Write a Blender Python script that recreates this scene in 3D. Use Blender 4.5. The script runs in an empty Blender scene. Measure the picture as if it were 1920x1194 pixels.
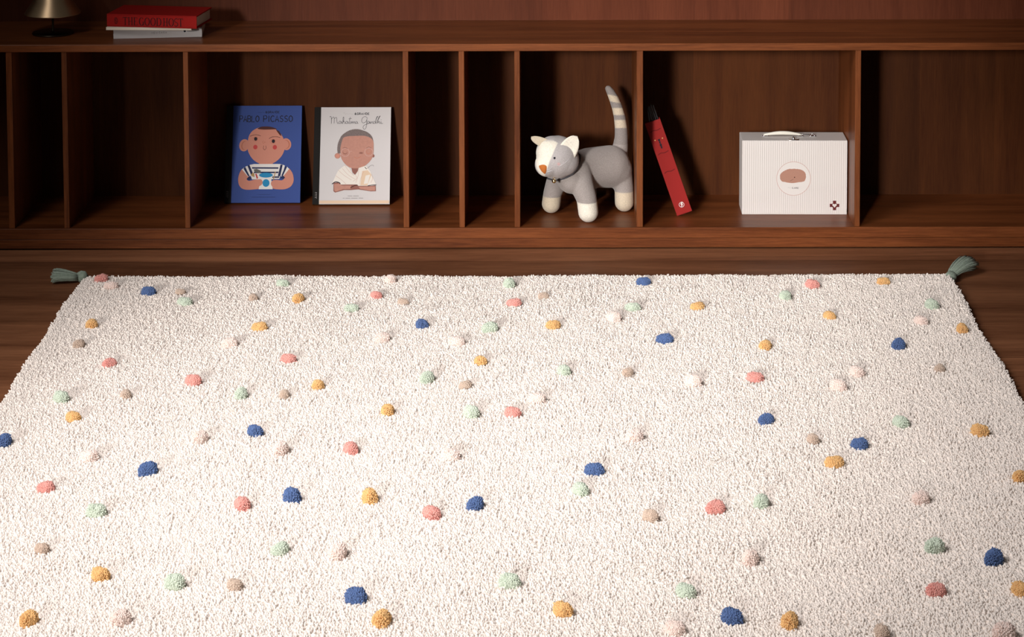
import bpy, bmesh, math, random
import numpy as np
from mathutils import Vector, Matrix, Euler

random.seed(7)
rng = np.random.default_rng(11)
scene = bpy.context.scene
COL = scene.collection

# ------------------------------------------------------------------ camera
F_PX, PP_X, PP_Y = 4000.0, 1016.0, -423.0        # focal length and principal point, 1920x1194 frame
CAM_Y, CAM_Z = -5.0134, 1.5
PITCH, ROLL = math.radians(4.1), math.radians(0.13)
fw = Vector((0, math.cos(PITCH), -math.sin(PITCH)))
rt = Vector((1, 0, 0)); up = rt.cross(fw)
rt, up = rt*math.cos(ROLL) - up*math.sin(ROLL), up*math.cos(ROLL) + rt*math.sin(ROLL)
cam_data = bpy.data.cameras.new('camera')
cam_data.sensor_width = 36.0
cam_data.lens = 36.0*F_PX/1920.0
cam_data.shift_x = (960.0 - PP_X)/1920.0
cam_data.shift_y = (PP_Y - 597.0)/1920.0
cam_data.clip_start = 0.05
cam = bpy.data.objects.new('camera', cam_data)
COL.objects.link(cam)
cam.matrix_world = Matrix(((rt.x, up.x, -fw.x, 0), (rt.y, up.y, -fw.y, CAM_Y), (rt.z, up.z, -fw.z, CAM_Z), (0, 0, 0, 1)))
scene.camera = cam

def ray(px, py):
    return fw + rt*((px-PP_X)/F_PX) - up*((py-PP_Y)/F_PX)
def at(px, py, Y):                    # world point seen at a pixel, on the vertical plane y = Y
    d = ray(px, py); return Vector((0, CAM_Y, CAM_Z)) + d*((Y-CAM_Y)/d.y)
def atz(px, py, z):                   # same, on the horizontal plane z
    d = ray(px, py); return Vector((0, CAM_Y, CAM_Z)) + d*((z-CAM_Z)/d.z)

# ------------------------------------------------------------------ view + world + lights
vs = scene.view_settings
vs.view_transform = 'Standard'; vs.look = 'None'; vs.gamma = 1.0; vs.use_curve_mapping = False
vs.exposure = 0.0
world = bpy.data.worlds.new('world'); scene.world = world
world.use_nodes = True
bg = world.node_tree.nodes['Background']
bg.inputs[0].default_value = (1.0, 0.93, 0.86, 1); bg.inputs[1].default_value = 0.055

def area(name, loc, target, sx, sy, power, color, spread=180):
    l = bpy.data.lights.new(name, 'AREA'); l.shape = 'RECTANGLE'
    l.size = sx; l.size_y = sy; l.energy = power; l.color = color; l.spread = math.radians(spread)
    o = bpy.data.objects.new(name, l); COL.objects.link(o)
    o.location = loc
    o.rotation_euler = (Vector(target)-Vector(loc)).to_track_quat('-Z', 'Y').to_euler()
    return o
area('window_light', (-2.3, -7.1, 1.85), (0.10, 0.0, 0.28), 1.7, 1.3, 6.5, (1.0, 0.95, 0.90), 8)
area('softbox_light', (-1.7, -2.8, 2.5), (-0.05, -1.30, 0.0), 1.4, 1.6, 18.0, (1.0, 0.95, 0.93), 62)

# ------------------------------------------------------------------ helpers
def mat_new(name):
    m = bpy.data.materials.new(name); m.use_nodes = True
    nt = m.node_tree
    return m, nt, nt.nodes['Principled BSDF'], nt.nodes, nt.links

def plain(name, col, rough=0.6, metal=0.0, bump=0.0, bscale=400.0, var=0.0, coat=0.0, sheen=0.0, spec=0.15):
    m, nt, b, N, L = mat_new(name)
    b.inputs['Base Color'].default_value = (*col, 1)
    b.inputs['Roughness'].default_value = rough; b.inputs['Metallic'].default_value = metal
    b.inputs['Coat Weight'].default_value = coat
    b.inputs['Specular IOR Level'].default_value = spec
    if sheen:
        b.inputs['Sheen Weight'].default_value = sheen; b.inputs['Sheen Roughness'].default_value = 0.6
    tc = N.new('ShaderNodeTexCoord')
    n = N.new('ShaderNodeTexNoise'); n.inputs['Scale'].default_value = bscale; n.inputs['Detail'].default_value = 3
    L.new(tc.outputs['Object'], n.inputs['Vector'])
    if bump:
        bp = N.new('ShaderNodeBump'); bp.inputs['Strength'].default_value = bump; bp.inputs['Distance'].default_value = 0.002
        L.new(n.outputs[0], bp.inputs['Height']); L.new(bp.outputs[0], b.inputs['Normal'])
    if var:
        mx = N.new('ShaderNodeMix'); mx.data_type = 'RGBA'
        mx.inputs[6].default_value = (*[c*(1-var) for c in col], 1); mx.inputs[7].default_value = (*[min(1, c*(1+var)) for c in col], 1)
        L.new(n.outputs[0], mx.inputs[0]); L.new(mx.outputs[2], b.inputs['Base Color'])
    return m

def wood(name, axis, light, dark, rough=0.42, coat=0.18, strips=None, planks=False, bump=0.25, scale=1.0):
    """axis: grain direction 'x' or 'z'. strips: width of vertical veneer leaves with their own tone."""
    m, nt, b, N, L = mat_new(name)
    tc = N.new('ShaderNodeTexCoord')
    oi = N.new('ShaderNodeObjectInfo')
    off = N.new('ShaderNodeVectorMath'); off.operation = 'MULTIPLY_ADD'
    cmb = N.new('ShaderNodeCombineXYZ')
    for i in range(3): L.new(oi.outputs['Random'], cmb.inputs[i])
    off.inputs[1].default_value = (7.3, 5.1, 3.7)
    L.new(cmb.outputs[0], off.inputs[0]); L.new(tc.outputs['Object'], off.inputs[2])
    src = off.outputs[0]
    def mapped(sc):
        mp = N.new('ShaderNodeMapping'); mp.inputs['Scale'].default_value = sc
        L.new(src, mp.inputs['Vector']); return mp.outputs[0]
    a, c = (1.2*scale, 16*scale) if axis == 'x' else (16*scale, 1.2*scale)
    big = N.new('ShaderNodeTexNoise'); big.inputs['Scale'].default_value = 1.0; big.inputs['Detail'].default_value = 5
    big.inputs['Distortion'].default_value = 1.2
    L.new(mapped((a, 16*scale, c)), big.inputs['Vector'])
    fine = N.new('ShaderNodeTexNoise'); fine.inputs['Scale'].default_value = 1.0; fine.inputs['Detail'].default_value = 6
    fine.inputs['Roughness'].default_value = 0.7
    a2, c2 = (14, 260) if axis == 'x' else (260, 14)
    L.new(mapped((a2, 260, c2)), fine.inputs['Vector'])
    ramp = N.new('ShaderNodeValToRGB')
    ramp.color_ramp.elements[0].position = 0.35; ramp.color_ramp.elements[0].color = (*dark, 1)
    ramp.color_ramp.elements[1].position = 0.67; ramp.color_ramp.elements[1].color = (*light, 1)
    ma = N.new('ShaderNodeMath'); ma.operation = 'MULTIPLY_ADD'; ma.inputs[1].default_value = 0.45
    mb = N.new('ShaderNodeMath'); mb.operation = 'MULTIPLY'; mb.inputs[1].default_value = 0.55
    L.new(big.outputs[0], mb.inputs[0]); L.new(fine.outputs[0], ma.inputs[0]); L.new(mb.outputs[0], ma.inputs[2])
    L.new(ma.outputs[0], ramp.inputs[0])
    col = ramp.outputs[0]
    if strips:
        sx = N.new('ShaderNodeSeparateXYZ'); L.new(tc.outputs['Object'], sx.inputs[0])
        dv = N.new('ShaderNodeMath'); dv.operation = 'DIVIDE'; dv.inputs[1].default_value = strips
        L.new(sx.outputs[0], dv.inputs[0])
        fl = N.new('ShaderNodeMath'); fl.operation = 'FLOOR'; L.new(dv.outputs[0], fl.inputs[0])
        wn = N.new('ShaderNodeTexWhiteNoise'); wn.noise_dimensions = '1D'; L.new(fl.outputs[0], wn.inputs['W'])
        mr = N.new('ShaderNodeMapRange'); mr.inputs['To Min'].default_value = 0.74; mr.inputs['To Max'].default_value = 1.18
        L.new(wn.outputs['Value'], mr.inputs[0])
        mu = N.new('ShaderNodeVectorMath'); mu.operation = 'SCALE'; L.new(col, mu.inputs[0]); L.new(mr.outputs[0], mu.inputs['Scale'])
        col = mu.outputs[0]
    if planks:
        br = N.new('ShaderNodeTexBrick'); br.offset = 0.5; br.inputs['Scale'].default_value = 1.0
        br.inputs['Color1'].default_value = (0.72, 0.70, 0.68, 1); br.inputs['Color2'].default_value = (1.15, 1.15, 1.15, 1)
        br.inputs['Mortar'].default_value = (0.50, 0.47, 0.44, 1)
        br.inputs['Mortar Size'].default_value = 0.0012; br.inputs['Mortar Smooth'].default_value = 0.3
        br.inputs['Brick Width'].default_value = 11.0; br.inputs['Row Height'].default_value = 0.222
        mp = N.new('ShaderNodeMapping'); mp.inputs['Location'].default_value = (5.5+2.7, 0.091+0.222*40, 0)
        L.new(tc.outputs['Object'], mp.inputs['Vector']); L.new(mp.outputs[0], br.inputs['Vector'])
        mu = N.new('ShaderNodeVectorMath'); mu.operation = 'MULTIPLY'; L.new(col, mu.inputs[0]); L.new(br.outputs['Color'], mu.inputs[1])
        col = mu.outputs[0]
    L.new(col, b.inputs['Base Color'])
    b.inputs['Roughness'].default_value = rough
    b.inputs['Coat Weight'].default_value = coat; b.inputs['Coat Roughness'].default_value = 0.28
    b.inputs['Specular IOR Level'].default_value = 0.12
    bp = N.new('ShaderNodeBump'); bp.inputs['Strength'].default_value = bump; bp.inputs['Distance'].default_value = 0.001
    L.new(fine.outputs[0], bp.inputs['Height']); L.new(bp.outputs[0], b.inputs['Normal'])
    return m

def link(name, me, mat=None, parent=None, loc=None):
    o = bpy.data.objects.new(name, me); COL.objects.link(o)
    if mat:
        for x in (mat if isinstance(mat, (list, tuple)) else [mat]): me.materials.append(x)
    if parent: o.parent = parent
    if loc is not None: o.location = loc
    return o

def from_bm(name, bm, mat=None, parent=None, loc=None, smooth=False):
    me = bpy.data.meshes.new(name)
    bmesh.ops.recalc_face_normals(bm, faces=bm.faces)
    bm.to_mesh(me); bm.free()
    if smooth:
        for p in me.polygons: p.use_smooth = True
    return link(name, me, mat, parent, loc)

def box_bm(bm, lo, hi, bevel=0.0, seg=2):
    r = bmesh.ops.create_cube(bm, size=1.0)
    vs_ = r['verts']
    for v in vs_:
        v.co = Vector([lo[i] + (v.co[i]+0.5)*(hi[i]-lo[i]) for i in range(3)])
    if bevel:
        es = list({e for v in vs_ for e in v.link_edges})
        bmesh.ops.bevel(bm, geom=es, offset=bevel, segments=seg, profile=0.5, affect='EDGES')
    return bm

def lathe(bm, prof, seg=64, axis_loc=(0, 0)):
    rings = []
    for r, z in prof:
        if r < 1e-6: rings.append([bm.verts.new((axis_loc[0], axis_loc[1], z))])
        else: rings.append([bm.verts.new((axis_loc[0]+r*math.cos(2*math.pi*k/seg), axis_loc[1]+r*math.sin(2*math.pi*k/seg), z)) for k in range(seg)])
    for a, b_ in zip(rings, rings[1:]):
        for k in range(seg):
            k2 = (k+1) % seg
            if len(a) == 1 and len(b_) == 1: continue
            if len(a) == 1: bm.faces.new((a[0], b_[k], b_[k2]))
            elif len(b_) == 1: bm.faces.new((a[k], a[k2], b_[0]))
            else: bm.faces.new((a[k], a[k2], b_[k2], b_[k]))
    return bm

def tube(bm, pts, rad, seg=8, caps=True):
    pts = [Vector(p) for p in pts]
    rads = rad if isinstance(rad, (list, tuple)) else [rad]*len(pts)
    rings = []; prev = None
    for i, p in enumerate(pts):
        t = (pts[min(i+1, len(pts)-1)] - pts[max(i-1, 0)]).normalized()
        if prev is None:
            ref = Vector((0, 0, 1)) if abs(t.z) < 0.9 else Vector((1, 0, 0))
            n = t.cross(ref).normalized()
        else:
            n = (prev - t*prev.dot(t)).normalized()
        prev = n; bn = t.cross(n)
        rings.append([bm.verts.new(p + (n*math.cos(2*math.pi*k/seg) + bn*math.sin(2*math.pi*k/seg))*rads[i]) for k in range(seg)])
    for a, b_ in zip(rings, rings[1:]):
        for k in range(seg): bm.faces.new((a[k], a[(k+1) % seg], b_[(k+1) % seg], b_[k]))
    if caps:
        bm.faces.new(rings[0][::-1]); bm.faces.new(rings[-1])
    return bm

def tag(o, label=None, cat=None, group=None, kind=None):
    if label: o['label'] = label
    if cat: o['category'] = cat
    if group: o['group'] = group
    if kind: o['kind'] = kind
    return o

def thing(name, label, cat, loc=(0, 0, 0), rot=(0, 0, 0), group=None):
    o = bpy.data.objects.new(name, None); COL.objects.link(o)
    o.empty_display_size = 0.05
    o.location = loc; o.rotation_euler = rot
    return tag(o, label, cat, group)

# ------------------------------------------------------------------ materials
W_L, W_D = (0.250, 0.076, 0.023), (0.082, 0.0215, 0.0060)
m_board = wood('walnut_board', 'x', W_L, W_D)
m_edge = wood('walnut_upright', 'z', W_L, W_D)
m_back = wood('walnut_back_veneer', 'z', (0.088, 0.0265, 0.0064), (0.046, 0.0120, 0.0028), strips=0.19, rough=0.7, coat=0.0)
m_wall = wood('walnut_wall_panel', 'z', (0.155, 0.041, 0.017), (0.096, 0.023, 0.009), strips=0.62, rough=0.5, coat=0.05)
m_floor = wood('oak_floor_planks', 'x', (0.34, 0.145, 0.070), (0.115, 0.041, 0.018), planks=True, rough=0.55, coat=0.05, scale=0.8)

# ------------------------------------------------------------------ structure
ZT, ZTB, ZF = 0.4987, 0.4807, 0.0533       # top board top / bottom, shelf floor height
YB = 0.292                                  # back panel front face
X0, X1 = -2.4, 2.4

bm = box_bm(bmesh.new(), (-4.0, -6.5, -0.03), (4.0, 0.34, 0.0))
tag(from_bm('floor', bm, m_floor), kind='structure')
bm = box_bm(bmesh.new(), (-4.0, 0.302, 0.0), (4.0, 0.34, 2.7))
tag(from_bm('wall_back', bm, m_wall), kind='structure')

# ------------------------------------------------------------------ low bookshelf
shelf = thing('low_bookshelf', 'long low walnut-brown wooden bookshelf with open cubbies along the back wall', 'bookshelf', (0, 0, 0))
from_bm('top_board', box_bm(bmesh.new(), (X0, 0.0, ZTB), (X1, 0.3018, ZT), 0.0015), m_board, shelf)
from_bm('bottom_board', box_bm(bmesh.new(), (X0, 0.0, 0.0275), (X1, 0.3018, ZF), 0.0012), m_board, shelf)
from_bm('plinth', box_bm(bmesh.new(), (X0, 0.0012, 0.0045), (X1, 0.3018, 0.0268), 0.0010), m_board, shelf)
from_bm('plinth_foot', box_bm(bmesh.new(), (X0, 0.02, 0.0), (X1, 0.30, 0.0055)), m_board, shelf)
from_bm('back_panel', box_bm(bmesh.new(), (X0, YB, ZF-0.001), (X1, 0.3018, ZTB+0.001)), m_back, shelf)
div_px = [(15.8, 11), (119.5, 10), (347.5, 9.5), (760.0, 10.6), (865.0, 10.4), (969.3, 10.3), (1199.8, 12.0), (1609.6, 10.5)]
centres = [((px-PP_X)/790.6) for px, w in div_px]
centres = [at(px, 100, 0.004).x for px, w in div_px]
widths = [w/788.0 for px, w in div_px]
proto = None
for xc, w in list(zip(centres, widths)) + [(X0+0.00625, 0.0125), (-1.70, 0.0125), (1.29, 0.0125), (1.72, 0.0125), (X1-0.00625, 0.0125)]:
    from_bm('divider', box_bm(bmesh.new(), (-w/2, 0.0, 0), (w/2, YB-0.0045, ZTB-ZF), 0.0010), m_edge, shelf, (xc, 0.0045, ZF))

# ------------------------------------------------------------------ flat print helper
class Print:
    """printed artwork: coloured flat shapes stacked in paper-thin layers on a cover (local x, z; face at y=0 looking -y)"""
    def __init__(self, ox, oy, sx, sy, H):
        self.bm = bmesh.new(); self.mats = []; self.o = (ox, oy, sx, sy, H); self.layer = 0
    def pt(self, p):
        ox, oy, sx, sy, H = self.o
        return ((p[0]-ox)*sx, -0.00006 - 0.000009*self.layer, H-(p[1]-oy)*sy)
    def mi(self, m):
        if m not in self.mats: self.mats.append(m)
        return self.mats.index(m)
    def poly(self, pts, m):
        self.layer += 1
        f = self.bm.faces.new([self.bm.verts.new(self.pt(p)) for p in pts]); f.material_index = self.mi(m)
    def ell(self, cx, cy, rx, ry, m, rot=0, n=40, a0=0, a1=360, wob=0, k=24):
        pts = []
        for i in range(n):
            a = math.radians(a0+(a1-a0)*i/(n if a1-a0 >= 360 else n-1))
            w = 1+wob*math.sin(a*k)
            x, y = rx*w*math.cos(a), ry*w*math.sin(a)
            c, s = math.cos(math.radians(rot)), math.sin(math.radians(rot))
            pts.append((cx+x*c-y*s, cy+x*s+y*c))
        self.poly(pts, m)
    def stroke(self, pts, w, m, smooth=False):
        if smooth and len(pts) > 2: pts = catmull(pts)
        self.layer += 1
        P = [Vector((p[0], p[1])) for p in pts]; L = []; R = []
        ws = w if isinstance(w, (list, tuple)) else [w]*len(P)
        for i, p in enumerate(P):
            d = P[min(i+1, len(P)-1)]-P[max(i-1, 0)]
            if d.length < 1e-9: d = Vector((1, 0))
            d.normalize(); n = Vector((-d.y, d.x))*ws[i]/2
            L.append(self.bm.verts.new(self.pt(p+n))); R.append(self.bm.verts.new(self.pt(p-n)))
        mi = self.mi(m)
        for i in range(len(P)-1):
            f = self.bm.faces.new((L[i], L[i+1], R[i+1], R[i])); f.material_index = mi
    def arc(self, cx, cy, r, w, m, a0=0, a1=360, n=40, ry=None):
        ry = ry or r
        self.stroke([(cx+r*math.cos(math.radians(a0+(a1-a0)*i/n)), cy+ry*math.sin(math.radians(a0+(a1-a0)*i/n))) for i in range(n+1)], w, m)
    def build(self, name, parent, loc=(0, 0, 0), label=None):
        me = bpy.data.meshes.new(name)
        self.bm.to_mesh(me); self.bm.free()
        o = link(name, me, self.mats, parent, loc)
        return tag(o, label)

def catmull(pts, n=6):
    P = [pts[0]]+list(pts)+[pts[-1]]; out = []
    for i in range(1, len(P)-2):
        p0, p1, p2, p3 = P[i-1], P[i], P[i+1], P[i+2]
        for k in range(n):
            t = k/n
            out.append(tuple(0.5*((2*p1[j])+(-p0[j]+p2[j])*t+(2*p0[j]-5*p1[j]+4*p2[j]-p3[j])*t*t+(-p0[j]+3*p1[j]-3*p2[j]+p3[j])*t**3) for j in (0, 1)))
    out.append(tuple(pts[-1])); return out

# single-stroke capitals on a 0..1 x 0..1 cell (y down)
GL = {
 'A': [[(0, 1), (.5, 0), (1, 1)], [(.2, .65), (.8, .65)]], 'B': [[(0, 0), (0, 1), (.7, 1), (.95, .78), (.7, .5), (0, .5)], [(.7, .5), (.9, .25), (.65, 0), (0, 0)]],
 'C': [[(.95, .15), (.6, 0), (.2, .12), (0, .5), (.2, .88), (.6, 1), (.95, .85)]], 'D': [[(0, 0), (0, 1), (.55, 1), (.95, .7), (.95, .3), (.55, 0), (0, 0)]],
 'E': [[(.9, 0), (0, 0), (0, 1), (.9, 1)], [(0, .5), (.75, .5)]], 'G': [[(.95, .15), (.6, 0), (.2, .12), (0, .5), (.2, .88), (.6, 1), (.95, .85), (.95, .55), (.6, .55)]],
 'H': [[(0, 0), (0, 1)], [(1, 0), (1, 1)], [(0, .5), (1, .5)]], 'I': [[(.5, 0), (.5, 1)]], 'L': [[(0, 0), (0, 1), (.85, 1)]],
 'M': [[(0, 1), (.05, 0), (.5, .7), (.95, 0), (1, 1)]], 'N': [[(0, 1), (0, 0), (1, 1), (1, 0)]], 'O': [[(.5, 0), (.1, .2), (0, .5), (.1, .8), (.5, 1), (.9, .8), (1, .5), (.9, .2), (.5, 0)]],
 'P': [[(0, 1), (0, 0), (.7, 0), (.95, .25), (.7, .52), (0, .52)]], 'R': [[(0, 1), (0, 0), (.7, 0), (.95, .25), (.7, .5), (0, .5)], [(.5, .5), (1, 1)]],
 'S': [[(.9, .12), (.5, 0), (.1, .2), (.2, .42), (.8, .58), (.92, .82), (.5, 1), (.05, .88)]], 'T': [[(0, 0), (1, 0)], [(.5, 0), (.5, 1)]],
 'U': [[(0, 0), (0, .75), (.3, 1), (.7, 1), (1, .75), (1, 0)]], 'V': [[(0, 0), (.5, 1), (1, 0)]], '&': [[(1, 1), (.25, .3), (.35, .03), (.65, .05), (.68, .3), (.1, .65), (.15, .93), (.5, 1), (.95, .6)]],
 'W': [[(0, 0), (.25, 1), (.5, .35), (.75, 1), (1, 0)]], 'Y': [[(0, 0), (.5, .5), (1, 0)], [(.5, .5), (.5, 1)]], ' ': [],
}
def text(P, s, x, y, cw, ch, gap, w, m, slope=0.0):
    for i, c in enumerate(s):
        if c == 'I': x -= cw*0.28
        for st in GL.get(c, []):
            P.stroke([(x+px*cw, y+py*ch+slope*(x+px*cw)) for px, py in st], w, m)
        x += (cw*0.73 if c == 'I' else cw)+gap
    return x

# ------------------------------------------------------------------ picture books
m_cloth = plain('black_book_cloth', (0.012, 0.011, 0.010), 0.8, bump=0.2, bscale=900)
m_paper = plain('paper_block', (0.62, 0.56, 0.47), 0.8, bump=0.4, bscale=600)
m_blue = plain('blue_cover', (0.032, 0.068, 0.265), 0.55)
m_wcov = plain('white_cover', (0.56, 0.54, 0.545), 0.5)
m_ink = plain('black_ink', (0.012, 0.013, 0.022), 0.6)
m_greyink = plain('grey_ink', (0.16, 0.15, 0.15), 0.6)
m_paleink = plain('pale_grey_ink', (0.38, 0.36, 0.36), 0.6)
m_skin = plain('printed_salmon', (0.57, 0.24, 0.175), 0.6)
m_skin2 = plain('printed_salmon_shade', (0.46, 0.165, 0.105), 0.6)
m_brow = plain('printed_dark_brown', (0.065, 0.018, 0.016), 0.6)
m_cheek = plain('printed_red', (0.50, 0.055, 0.055), 0.6)
m_pwhite = plain('printed_white', (0.74, 0.72, 0.70), 0.6)
m_navy = plain('printed_navy', (0.018, 0.025, 0.085), 0.6)
m_cyan = plain('printed_cyan', (0.02, 0.24, 0.48), 0.6)
m_tan = plain('printed_tan', (0.42, 0.27, 0.11), 0.6)
m_grey = plain('printed_grey', (0.13, 0.13, 0.12), 0.6)
m_brownskin = plain('printed_brown', (0.45, 0.225, 0.175), 0.6, var=0.14, bscale=160)
m_brownskin2 = plain('printed_brown_shade', (0.25, 0.105, 0.085), 0.6, var=0.14, bscale=160)
m_hair = plain('printed_grey_hair', (0.17, 0.135, 0.13), 0.6, var=0.5, bscale=500)
m_robe = plain('printed_cream', (0.72, 0.68, 0.63), 0.6)
m_robe2 = plain('printed_peach', (0.66, 0.50, 0.36), 0.6)
m_glass = plain('printed_pale_pink', (0.52, 0.33, 0.29), 0.6)

def picture_book(name, label, base_px, lean, w, h, cover_mat, spine_frac, top_edge):
    # base_px: pixel of the bottom left front corner standing on the shelf
    t = 0.0105
    p = atz(base_px[0], base_px[1], ZF)
    b = thing(name, label, 'book', (p.x, p.y, ZF+0.0006+t*math.sin(lean)), (-lean, 0, 0))
    from_bm('page_block', box_bm(bmesh.new(), (0.006, 0.0021, 0.003), (w-0.003, t-0.0021, h-0.003)), m_paper, b)
    bm = box_bm(bmesh.new(), (0.004, 0.0, 0.0), (w, 0.002, h), 0.0005)
    from_bm('front_cover', bm, cover_mat, b)
    from_bm('back_cover', box_bm(bmesh.new(), (0.004, t-0.002, 0.0), (w, t, h), 0.0005), top_edge, b)
    bm = bmesh.new()
    box_bm(bm, (-0.0006, -0.0004, -0.0001), (w*spine_frac, 0.0, h+0.0002))
    box_bm(bm, (-0.0006, 0.0, -0.0001), (0.0039, t, h+0.0002))
    box_bm(bm, (-0.0006, t, -0.0001), (w*spine_frac, t+0.0004, h+0.0002))
    from_bm('cloth_spine', bm, m_cloth, b)
    return b
LB, LW = math.radians(15.6), math.radians(19.0)
m_green = plain('dark_green_board', (0.02, 0.045, 0.02), 0.6)
bw, bh = 0.1885, 0.2395
blue = picture_book('picture_book', 'blue picture book with a child in a striped shirt on its cover', (421.0, 383.0), LB, bw, bh, m_blue, 0.086, m_cloth)
white = picture_book('picture_book', 'white picture book with a grey-haired figure in a cream robe on its cover', (586.0, 386.0), LW, bw+0.003, bh, m_wcov, 0.082, m_green)

# blue cover art (coordinates: 5.97x crop of the photograph, corner 410,190)
P = Print(75, 68, bw/857, bh/1075, bh)
text(P, 'PABLO', 222, 180, 38, 68, 8, 9.5, m_ink)
text(P, 'PICASSO', 495, 180, 42, 68, 10, 9.5, m_ink)
text(P, '&GRANDE', 516, 128, 17, 24, 7, 5, m_ink)
P.stroke([(425, 150), (440, 140), (460, 150), (480, 140), (505, 150)], 2, m_navy, True)
P.ell(282, 507, 56, 68, m_skin, 12); P.ell(286, 510, 38, 50, m_skin2, 12); P.ell(298, 510, 36, 46, m_skin, 12)
P.ell(760, 497, 56, 66, m_skin, -14); P.ell(760, 498, 42, 50, m_skin2, -14); P.ell(748, 498, 38, 46, m_skin, -14)
P.poly([(460, 640), (610, 640), (612, 735), (455, 735)], m_skin)
head = [(527, 304), (590, 312), (640, 335), (690, 375), (725, 430), (745, 500), (740, 560), (715, 620), (665, 675), (600, 712), (530, 722), (455, 708), (390, 668), (345, 610), (322, 550), (322, 480), (332, 410), (365, 355), (420, 320), (470, 306)]
P.poly(catmull(head+[head[0]], 4)[:-1], m_skin)
P.poly(catmull([(425, 322), (470, 303), (527, 299), (590, 306), (650, 328), (600, 332), (520, 334), (450, 330), (425, 322)], 4)[:-1], m_brow)
P.poly([(640, 336), (672, 350), (695, 380), (706, 408), (685, 396), (660, 366)], m_brow)
for x, y in ((405, 440), (607, 466)):
    P.ell(x, y, 33, 24, m_skin2); P.ell(x, y, 31, 21, m_skin); P.ell(x+6, y-3, 19, 21, m_brow); P.ell(x+6, y-3, 13, 14, m_ink)
P.stroke([(345, 408), (380, 396), (425, 393), (468, 404)], 5, m_brow, True)
P.stroke([(562, 435), (600, 416), (650, 414), (690, 424)], 5, m_brow, True)
P.stroke([(500, 455), (490, 478), (505, 488), (512, 470), (528, 480)], 4, m_skin2, True)
P.stroke([(505, 512), (500, 540), (516, 558), (532, 540), (528, 512)], 4, m_brow, True)
P.ell(409, 528, 24, 25, m_cheek); P.ell(631, 530, 24, 25, m_cheek)
arm_l = [(262, 770), (235, 820), (223, 880), (232, 940), (265, 982), (320, 998), (400, 995), (470, 985), (495, 950), (490, 905), (465, 880), (400, 890), (345, 900), (320, 880), (345, 850), (330, 790)]
P.poly(catmull(arm_l+[arm_l[0]], 3)[:-1], m_skin)
arm_r = [(800, 765), (835, 810), (852, 870), (848, 920), (820, 965), (760, 992), (690, 995), (620, 985), (600, 950), (605, 905), (650, 890), (720, 895), (745, 870), (730, 840), (745, 790)]
P.poly(catmull(arm_r+[arm_r[0]], 3)[:-1], m_skin)
P.poly([(345, 725), (400, 715), (690, 715), (740, 728), (715, 800), (690, 880), (380, 885), (350, 800)], m_pwhite)
for dx in (0, 1):
    P.poly([(262, 775), (285, 755), (355, 835), (335, 855)] if dx == 0 else [(775, 745), (800, 770), (735, 850), (715, 830)], m_pwhite)
P.poly([(300, 745), (325, 735), (375, 840), (352, 850)], m_pwhite); P.poly([(325, 735), (348, 725), (395, 830), (372, 845)], m_navy)
P.poly([(280, 765), (300, 750), (352, 845), (335, 850)], m_navy)
P.poly([(700, 722), (725, 725), (700, 850), (672, 850)], m_navy); P.poly([(725, 725), (750, 732), (722, 850), (700, 850)], m_pwhite)
P.poly([(757, 738), (775, 748), (728, 850), (712, 845)], m_navy)
P.poly([(375, 750), (678, 752), (676, 768), (378, 766)], m_navy)
P.poly([(400, 800), (680, 800), (676, 816), (400, 816)], m_navy); P.poly([(600, 852), (690, 852), (688, 868), (600, 868)], m_navy)
P.poly([(318, 880), (345, 850), (375, 870), (350, 895)], m_navy); P.poly([(700, 870), (730, 840), (755, 865), (740, 882)], m_navy)
P.poly([(395, 775), (430, 768), (480, 790), (470, 815), (410, 805)], m_grey)
P.poly([(365, 838), (385, 808), (405, 820), (408, 860), (385, 852)], m_tan)
P.poly([(415, 825), (430, 820), (450, 870), (435, 880)], m_cheek)
P.poly([(452, 820), (625, 818), (600, 890), (618, 993), (457, 993), (485, 890)], m_pwhite)
P.ell(537, 838, 78, 27, m_cyan); P.ell(540, 925, 40, 42, m_cyan)
P.poly([(640, 800), (650, 800), (626, 893), (616, 890)], m_tan)
P.ell(468, 920, 32, 38, m_skin, 20); P.ell(625, 935, 28, 36, m_skin, -20)
for i in range(10): P.stroke([(455+i*14, 1052), (463+i*14, 1052)], 4, m_navy)
for i in range(19): P.stroke([(385+i*14, 1080), (394+i*14, 1080)], 4.5, m_navy)
P.build('cover_print', blue, label='printed title and child in a striped shirt')
P = Print(75, 68, bw/857, bh/1075, bh)
for i in range(4): P.stroke([(92, 1018+i*19), (112, 1018+i*19), (112, 1029+i*19)], 3, m_greyink)
o = P.build('spine_print', blue, loc=(0, -0.0005, 0))

# white cover art (crop corner 580,190)
P = Print(48, 78, (bw+0.003)/867, bh/1092, bh)
P.stroke([(372, 150), (384, 138), (392, 150), (400, 165)], 2, m_paleink, True)
P.stroke([(400, 155), (415, 150), (430, 158), (450, 150), (470, 158), (498, 152)], 2, m_paleink, True)
text(P, '&GRANDE', 502, 142, 17, 22, 8, 6, m_ink)
cur = lambda pts, w=4: P.stroke(pts, w, m_ink, True)
cur([(218, 190), (226, 182), (236, 192), (240, 225), (238, 265)]); cur([(240, 215), (255, 192), (266, 192), (272, 220), (270, 262)]); cur([(272, 210), (288, 194), (298, 200), (302, 240), (310, 262), (322, 258)])
cur([(350, 245), (335, 236), (324, 250), (330, 264), (346, 258), (352, 240), (354, 262), (366, 256)])
cur([(366, 256), (380, 215), (378, 190), (370, 200), (370, 240), (370, 266)]); cur([(370, 250), (382, 236), (390, 246), (392, 264), (402, 256)])
cur([(424, 244), (410, 238), (402, 252), (410, 264), (424, 256), (428, 240), (430, 262), (440, 256)])
cur([(452, 190), (446, 230), (448, 264), (458, 260)]); cur([(434, 212), (470, 206)])
cur([(458, 260), (464, 240), (472, 262), (480, 240), (488, 262), (498, 240), (506, 262), (514, 258)])
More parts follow.
